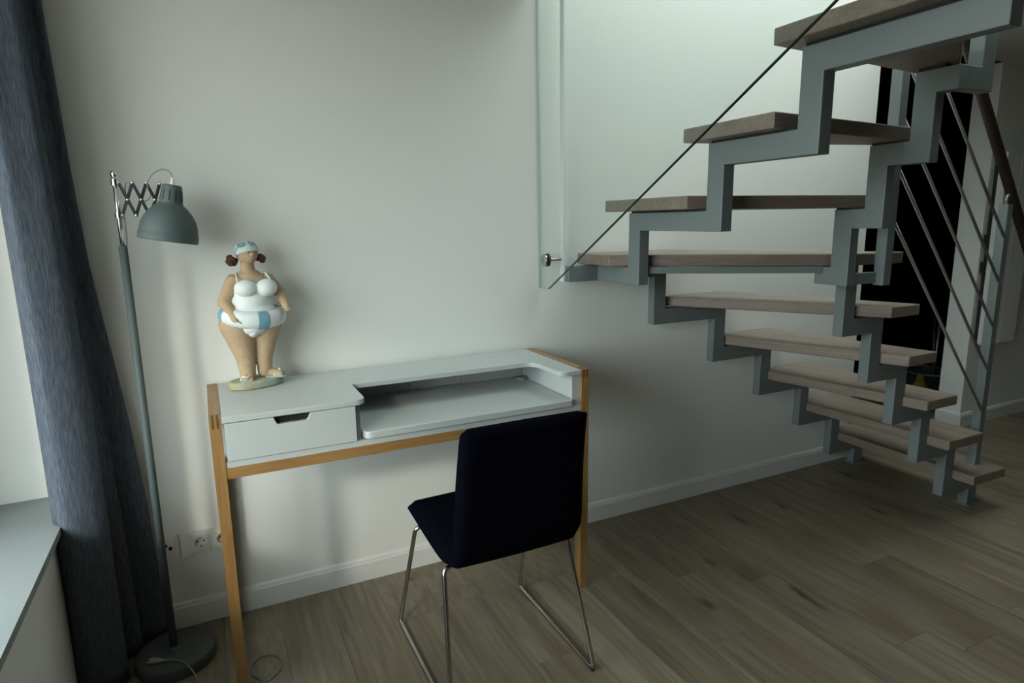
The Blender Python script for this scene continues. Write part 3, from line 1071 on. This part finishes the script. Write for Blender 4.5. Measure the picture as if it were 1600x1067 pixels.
# ================================================================== CURTAIN
def lerp_tab(tab, z):
    tab = sorted(tab)
    if z <= tab[0][0]:
        return tab[0][1]
    for (a, fa), (b_, fb_) in zip(tab, tab[1:]):
        if z <= b_:
            return fa + (fb_ - fa) * (z - a) / (b_ - a)
    return tab[-1][1]


plan = [(-0.425, -0.17), (-0.452, -0.215), (-0.452, -0.255), (-0.412, -0.278), (-0.362, -0.265), (-0.326, -0.232), (-0.336, -0.202), (-0.385, -0.180), (-0.412, -0.155), (-0.390, -0.132),
        (-0.335, -0.118), (-0.300, -0.100), (-0.310, -0.085), (-0.335, -0.076), (-0.305, -0.063), (-0.250, -0.062), (-0.230, -0.046), (-0.250, -0.030), (-0.31, -0.026), (-0.40, -0.028)]
pl2 = catmull([Vector((x, y, 0)) for x, y in plan], 7)
F1 = [(0.0, 1.0), (0.9, 0.99), (1.55, 0.86), (1.93, 0.76), (2.3, 0.70)]
F2 = [(0.0, 1.03), (0.19, 1.0), (0.517, 0.95), (0.774, 0.87), (1.3, 0.64), (1.57, 0.58), (2.0, 0.52), (2.3, 0.48)]
bm = bmesh.new()
rows = []
NZ = 46
for iz in range(NZ + 1):
    z = 0.006 + (CEIL - 0.012) * iz / NZ
    row = []
    for i, p in enumerate(pl2):
        wgt = min(1, max(0, (p.y + 0.20) / 0.07))
        f = (1 - wgt) * lerp_tab(F1, z) + wgt * lerp_tab(F2, z)
        x = -0.455 + (p.x + 0.455) * f
        s = i / len(pl2)
        am = 0.0025 + 0.006 * z / 2.3
        x += am * sin(s * 62 + 1.2 * sin(z * 1.7)) * f
        y = p.y + am * cos(s * 55 + z * 0.9) * 0.7 + 0.008 * sin(z * 2.1 + s * 5) * 0.6
        row.append(bm.verts.new((x, min(y, -0.022), z)))
    rows.append(row)
for a, b_ in zip(rows, rows[1:]):
    for i in range(len(a) - 1):
        bm.faces.new((a[i], a[i + 1], b_[i + 1], b_[i]))
cu = obj('curtain', bm, M_CURT, None, smooth=True)
sd = cu.modifiers.new('thickness', 'SOLIDIFY')
sd.thickness = 0.002
tag(cu, 'blue-grey linen curtain gathered in folds at the window corner', 'curtain')

# ================================================================== FIGURINE
fx, fy, fz = 0.130, -0.108, DT
M_SKIN = mat('figurine_skin', (0.40, 0.275, 0.165), 0.75, noise=((60, 60, 60), 0.3, (0.48, 0.345, 0.215)))
M_SUIT = mat('figurine_white', (0.66, 0.69, 0.69), 0.7, noise=((80, 80, 80), 0.25, (0.74, 0.75, 0.73)))
M_BLUE = mat('figurine_blue', (0.155, 0.32, 0.41), 0.7, noise=((90, 90, 90), 0.2, (0.21, 0.38, 0.46)))
M_PALE = mat('figurine_pale_blue', (0.30, 0.42, 0.47), 0.7)
M_CAP = mat('figurine_cap', (0.60, 0.67, 0.675), 0.7)
M_HAIR = mat('figurine_hair', (0.115, 0.038, 0.016), 0.8, noise=((300, 300, 300), 0.15, (0.05, 0.017, 0.009)), bump=((350, 350, 350), 0.9, 0.003))
M_DOT = mat('figurine_dark', (0.05, 0.03, 0.02), 0.6)
M_LIP = mat('figurine_lip', (0.40, 0.19, 0.11), 0.7)
M_FBASE = mat('figurine_base', (0.38, 0.33, 0.18), 0.8, noise=((38, 38, 50), 0.10, (0.30, 0.38, 0.33)), bump=((60, 60, 60), 0.6, 0.004))
fg = thing('bather_figurine', 'painted figurine of a plump bather in white swimsuit, cap and swim ring on desk', 'figurine', (fx, fy, fz))
V = Vector


def fb_(bm_name, bm_, mt, voxel=0.0026, it=5):
    return remeshed(bm_name, bm_, voxel, mt, fg, it)


# sandy base
ol = []
for i in range(44):
    a = 2 * pi * i / 44
    x, y = 0.093 * cos(a) * (1 + 0.04 * sin(3 * a)), 0.055 * sin(a) * (1 + 0.05 * cos(2 * a + 1))
    ol.append((x * cos(R(24)) - y * sin(R(24)), x * sin(R(24)) + y * cos(R(24))))
bm = prism_bm(ol, 'z', 0.0003, 0.0265)
for c_, r3 in (((-0.035, -0.015, 0.019), 0.034), ((0.045, 0.018, 0.022), 0.030), ((0.0, 0.012, 0.018), 0.03), ((-0.055, -0.035, 0.012), 0.018)):
    add_ball(bm, V(c_), r3, r3 * 0.8, 0.009, 3)
fb_('base', bm, M_FBASE, 0.0034, 3)
# body: one continuous surface
bm = bmesh.new()
# legs, from the hips down to the ankles
add_capsule(bm, (-0.044, 0.0, 0.212), (-0.037, -0.002, 0.150), 0.059, 0.0425)
add_capsule(bm, (-0.037, -0.002, 0.150), (-0.0305, -0.004, 0.096), 0.0425, 0.0305)
add_capsule(bm, (-0.0305, -0.004, 0.096), (-0.0285, -0.006, 0.042), 0.0305, 0.0250)
add_capsule(bm, (0.040, 0.004, 0.212), (0.035, 0.006, 0.150), 0.054, 0.0355)
add_capsule(bm, (0.035, 0.006, 0.150), (0.0265, 0.006, 0.096), 0.0355, 0.0280)
add_capsule(bm, (0.0265, 0.006, 0.096), (0.0255, 0.007, 0.046), 0.0280, 0.0230)
# feet
add_capsule(bm, (-0.033, -0.008, 0.034), (-0.037, -0.040, 0.029), 0.019, 0.014, 8)
add_capsule(bm, (-0.033, -0.012, 0.034), (-0.025, -0.036, 0.029), 0.017, 0.013, 8)
add_capsule(bm, (0.036, 0.004, 0.040), (0.070, -0.016, 0.034), 0.018, 0.013, 8)
add_capsule(bm, (0.036, 0.010, 0.040), (0.076, -0.004, 0.034), 0.016, 0.012, 8)
for i in range(5):
    t_ = i / 4
    add_ball(bm, V((-0.049 + 0.028 * t_, -0.052 + 0.004 * abs(t_ - .3), 0.0285)), 0.0044 + (0.0018 if i == 4 else 0), sub=2)
    add_ball(bm, V((0.073 + 0.013 * t_, -0.026 + 0.022 * t_, 0.033)), 0.0042 + (0.0015 if i == 0 else 0), sub=2)
# torso
add_ball(bm, V((0.000, 0.004, 0.222)), 0.086, 0.066, 0.050)
add_ball(bm, V((0.004, 0.002, 0.268)), 0.066, 0.054, 0.046)
add_ball(bm, V((0.008, 0.004, 0.318)), 0.058, 0.046, 0.044)
add_ball(bm, V((0.006, 0.006, 0.350)), 0.056, 0.036, 0.026)
add_ball(bm, V((0.002, 0.006, 0.368)), 0.040, 0.030, 0.020)
# neck and head, chin lifted
add_capsule(bm, (0.000, 0.006, 0.372), (0.000, 0.000, 0.415), 0.0235, 0.0205, 8)
add_ball(bm, V((0.003, -0.004, 0.434)), 0.0300, 0.0310, 0.0315)
add_ball(bm, V((0.008, -0.018, 0.4255)), 0.0215, 0.0180, 0.0170)
add_ball(bm, V((0.0165, -0.0365, 0.4370)), 0.0060, 0.0062, 0.0056, 2)
for s in (-1, 1):
    add_ball(bm, V((0.003 + s * 0.030, 0.002, 0.432)), 0.004, 0.006, 0.008, 2)
# arms
add_capsule(bm, (-0.048, 0.006, 0.352), (-0.080, -0.004, 0.286), 0.0225, 0.0205)
add_capsule(bm, (-0.080, -0.004, 0.286), (-0.056, -0.062, 0.240), 0.0200, 0.0125)
add_capsule(bm, (0.058, 0.010, 0.350), (0.094, 0.010, 0.306), 0.0225, 0.0190)
add_capsule(bm, (0.094, 0.010, 0.306), (0.105, -0.030, 0.266), 0.0180, 0.0125)
# hands laid on the ring: palm, four fingers and a thumb each
for (px0, py0, pz0, dx_, dy_) in ((-0.053, -0.068, 0.235, 1, -0.35), (0.106, -0.034, 0.262, 0.15, -1)):
    d_ = V((dx_, dy_, 0)).normalized()
    s_ = V((-d_.y, d_.x, 0))
    c_ = V((px0, py0, pz0))
    add_ball(bm, c_, 0.0125, 0.0125, 0.009, 2)
    for q, ln in ((-1.5, 0.011), (-0.5, 0.014), (0.5, 0.014), (1.5, 0.011)):
        a = c_ + V((0, 0, -0.002)) + s_ * q * 0.0052 + d_ * 0.007
        add_capsule(bm, a, a + d_ * ln + V((0, 0, -0.009)), 0.0034, 0.0026, 5)
    a = c_ + s_ * -0.010
    add_capsule(bm, a, a + s_ * -0.006 + d_ * 0.008 + V((0, 0, -0.003)), 0.0036, 0.0028, 5)
body = fb_('body', bm, M_SKIN, 0.0019, 7)
# swimsuit over the torso
bm = bmesh.new()
add_ball(bm, V((0.000, 0.004, 0.224)), 0.089, 0.070, 0.047)
add_ball(bm, V((0.000, -0.004, 0.207)), 0.056, 0.067, 0.038)
add_ball(bm, V((-0.002, -0.010, 0.186)), 0.022, 0.052, 0.020)
add_ball(bm, V((0.005, 0.001, 0.282)), 0.066, 0.057, 0.046)
add_ball(bm, V((0.003, 0.002, 0.252)), 0.077, 0.064, 0.036)
add_ball(bm, V((0.008, 0.002, 0.316)), 0.060, 0.049, 0.026)
for cx_, s_ in ((-0.012, 0.0365), (0.050, 0.0335)):
    add_ball(bm, V((cx_, -0.034, 0.329)), s_, 0.032, 0.0285)
fb_('swimsuit', bm, M_SUIT, 0.0022, 4)
def strap(name, pts, r_, mt):
    o = tube(name, catmull([V(p) for p in pts], 6), r_, mt, fg, 8)
    return o


strap('shoulder_strap', [(-0.034, -0.046, 0.342), (-0.037, -0.030, 0.362), (-0.036, 0.004, 0.377), (-0.032, 0.030, 0.360)], 0.0026, M_SUIT)
strap('shoulder_strap', [(0.066, -0.040, 0.346), (0.058, -0.024, 0.364), (0.050, 0.006, 0.375), (0.046, 0.032, 0.356)], 0.0026, M_SUIT)
# swim ring
RM = Matrix.Translation((0.002, 0.000, 0.238)) @ Matrix.Rotation(R(5), 4, 'Y') @ Matrix.Rotation(R(9), 4, 'X')
def ring_arc(name, a0, a1, r_, mt, n=None, closed=False, grow=0.0):
    n = n or 14
    pts = []
    for i in range(n if closed else n + 1):
        a = a0 + (a1 - a0) * i / n
        pts.append((0.079 * cos(a), 0.062 * sin(a), 0))
    bm_ = bmesh.new()
    add_tube(bm_, pts, r_, 20, closed)
    for v in bm_.verts:
        v.co = RM @ V((v.co.x, v.co.y, v.co.z * 1.12))
    return obj(name, bm_, mt, fg, smooth=True)


ring = ring_arc('swim_ring', 0, 2 * pi, 0.0255, M_SUIT, 64, True)
for ac in (-72, -168, 20, 110):
    s_ = ring_arc('ring_stripe', R(ac - 11), R(ac + 11), 0.0261, M_BLUE)
    s_.parent = ring
# bathing cap, goggles, hair
HM = Matrix.Translation((0.003, -0.002, 0.434)) @ Matrix.Rotation(R(-17), 4, 'X') @ Matrix.Rotation(R(-10), 4, 'Y')
capo = lathe('bathing_cap', [(0.0325, 0.003), (0.0348, 0.003), (0.0352, 0.009), (0.0340, 0.021), (0.0290, 0.0335), (0.0190, 0.0410), (0.008, 0.0440), (0, 0.0443)], M_CAP, fg, 40, HM)
for s in (-1, 1):
    a0 = -pi / 2 + s * 0.52 + 0.12
    cpt = V((0.0305 * cos(a0), 0.0305 * sin(a0), 0.0275))
    nrm = V((cos(a0), sin(a0), 0.75)).normalized()
    q = nrm.to_track_quat('Z', 'Y').to_matrix().to_4x4()
    GMx = HM @ Matrix.Translation(cpt) @ q
    pts = [GMx @ V((0.0112 * cos(t), 0.0082 * sin(t), 0.0016)) for t in [2 * pi * i / 20 for i in range(20)]]
    bm = bmesh.new()
    add_tube(bm, pts, 0.0019, 8, True)
    o = obj('goggle_rim', bm, M_BLUE, None, smooth=True); o.parent = capo
    bm = bmesh.new()
    add_ball(bm, V((0, 0, 0)), 0.0105, 0.0076, 0.0024, 2)
    bmesh.ops.transform(bm, matrix=GMx, verts=bm.verts[:])
    o = obj('goggle_lens', bm, M_PALE, None, smooth=True); o.parent = capo
for s in (-1, 1):
    pts = []
    for i in range(9):
        t = i / 8
        a = -pi / 2 + 0.12 + s * (0.80 + 0.9 * t)
        z = 0.0265 - 0.020 * t
        rr = 0.0345 - 0.0012 * (1 - t)
        rr = lerp_tab([(0.003, 0.0352), (0.009, 0.0356), (0.021, 0.0345), (0.0335, 0.0295)], z)
        pts.append(HM @ V((rr * cos(a), rr * sin(a), z)))
    o = tube('goggle_strap', pts, 0.0017, M_BLUE, None, 8); o.parent = capo
bm = bmesh.new()
for i in range(26):
    a, b2 = random.uniform(0, 2 * pi), math.acos(random.uniform(-1, 1))
    add_ball(bm, V((-0.045, 0.000, 0.418)) + V((cos(a) * sin(b2), sin(a) * sin(b2), cos(b2))) * 0.0125, 0.0082, sub=2)
fb_('hair_bun', bm, M_HAIR, 0.0016, 5)
bm = bmesh.new()
for i in range(26):
    a, b2 = random.uniform(0, 2 * pi), math.acos(random.uniform(-1, 1))
    add_ball(bm, V((0.042, 0.006, 0.420)) + V((cos(a) * sin(b2), sin(a) * sin(b2), cos(b2))) * 0.0105, 0.0074, sub=2)
fb_('hair_bun', bm, M_HAIR, 0.0016, 5)
# face
for x, y in ((0.005, -0.0345), (0.0255, -0.0255)):
    bm = bmesh.new(); add_ball(bm, V((x, y, 0.4435)), 0.0018, 0.0014, 0.0020, 2)
    obj('eye', bm, M_DOT, fg, smooth=True)
tube('mouth', catmull([V((0.010, -0.0358, 0.4225)), V((0.015, -0.0358, 0.4212)), V((0.0205, -0.0325, 0.4226))], 4), 0.0013, M_LIP, fg, 6)
# flip-flops
def sole(name, pts, z0, z1):
    o = prism(name, round_poly(pts, [0.010] * len(pts), 5), 'z', z0, z1, M_PALE, fg, b=0.0015)
    return o


sole('flip_flop', [(-0.053, -0.062), (-0.018, -0.058), (-0.016, 0.012), (-0.050, 0.012)], 0.0245, 0.0290)
sole('flip_flop', [(0.024, 0.020), (0.024, -0.012), (0.082, -0.036), (0.096, -0.008)], 0.0260, 0.0305)
strap('flip_flop_strap', [(-0.054, -0.022, 0.026), (-0.047, -0.033, 0.042), (-0.034, -0.046, 0.041), (-0.022, -0.034, 0.044), (-0.014, -0.020, 0.026)], 0.0023, M_SUIT)
strap('flip_flop_strap', [(0.050, -0.022, 0.030), (0.057, -0.018, 0.044), (0.072, -0.012, 0.0475), (0.068, 0.002, 0.048), (0.058, 0.014, 0.030)], 0.0023, M_SUIT)

# ================================================================== RADIATOR ON THE WALL STUB
rd = thing('panel_radiator', 'tall flat white panel radiator on the dim wall past the doorway', 'radiator', (4.65, 0, 0.56))
for x0, x1 in ((4.492, 4.650), (4.656, 4.835)):
    under(box('radiator_panel', x0, x1, -0.075, -0.032, 0.565, 1.775, M_TRIM, None, b=0.003), rd)
under(box('radiator_gap_shade', 4.494, 4.833, -0.0318, -0.0095, 0.58, 1.76, M_RUBBER, None), rd)  # dark filler painted as the shadow gap behind the panels
for z in (1.03, 1.20):
    under(box('radiator_bracket', 4.480, 4.535, -0.0300, 0.0, z, z + 0.07, M_RUBBER, None), rd)
    under(box('radiator_bracket', 4.785, 4.840, -0.0300, 0.0, z, z + 0.07, M_RUBBER, None), rd)

# ================================================================== THINGS IN THE DARK ROOM
# bucket with two sticks leaning in it
bk = thing('mop_bucket', 'dark bucket with a pale rim on the floor of the unlit room', 'bucket', (4.78, 0.42, 0))
lathe('bucket_body', [(0, 0.0), (0.115, 0.0), (0.150, 0.255), (0.146, 0.257), (0.112, 0.006), (0, 0.006)], M_RUBBER, bk, 36)
lathe('bucket_rim', [(0.150, 0.250), (0.158, 0.252), (0.158, 0.262), (0.148, 0.262)], mat('bucket_rim', (0.10, 0.11, 0.12), 0.4), bk, 36)
ys = tube('stick', [(4.77, 0.36, 0.018), (4.86, 0.46, 0.66)], 0.011, M_RAIL)
tag(ys, 'dark broom stick leaning in the bucket, the thicker of two', 'stick')
ys = tube('stick', [(4.82, 0.40, 0.016), (4.93, 0.46, 0.64)], 0.008, M_ROD)
tag(ys, 'thin grey metal stick leaning in the bucket of the unlit room', 'stick')
yb = remeshed('yellow_bag', (lambda b__: (add_ball(b__, V((4.49, 0.30, 0.13)), 0.075, 0.06, 0.12, 3), add_ball(b__, V((4.50, 0.30, 0.05)), 0.085, 0.065, 0.05, 3), add_ball(b__, V((4.49, 0.30, 0.25)), 0.03, 0.03, 0.05, 2), b__)[-1])(bmesh.new()),
              0.010, mat('yellow_cloth', (0.11, 0.09, 0.012), 0.9, spec=0.1), None, 3)
tag(yb, 'yellowish cloth bag on the floor beside the dark bucket', 'bag')
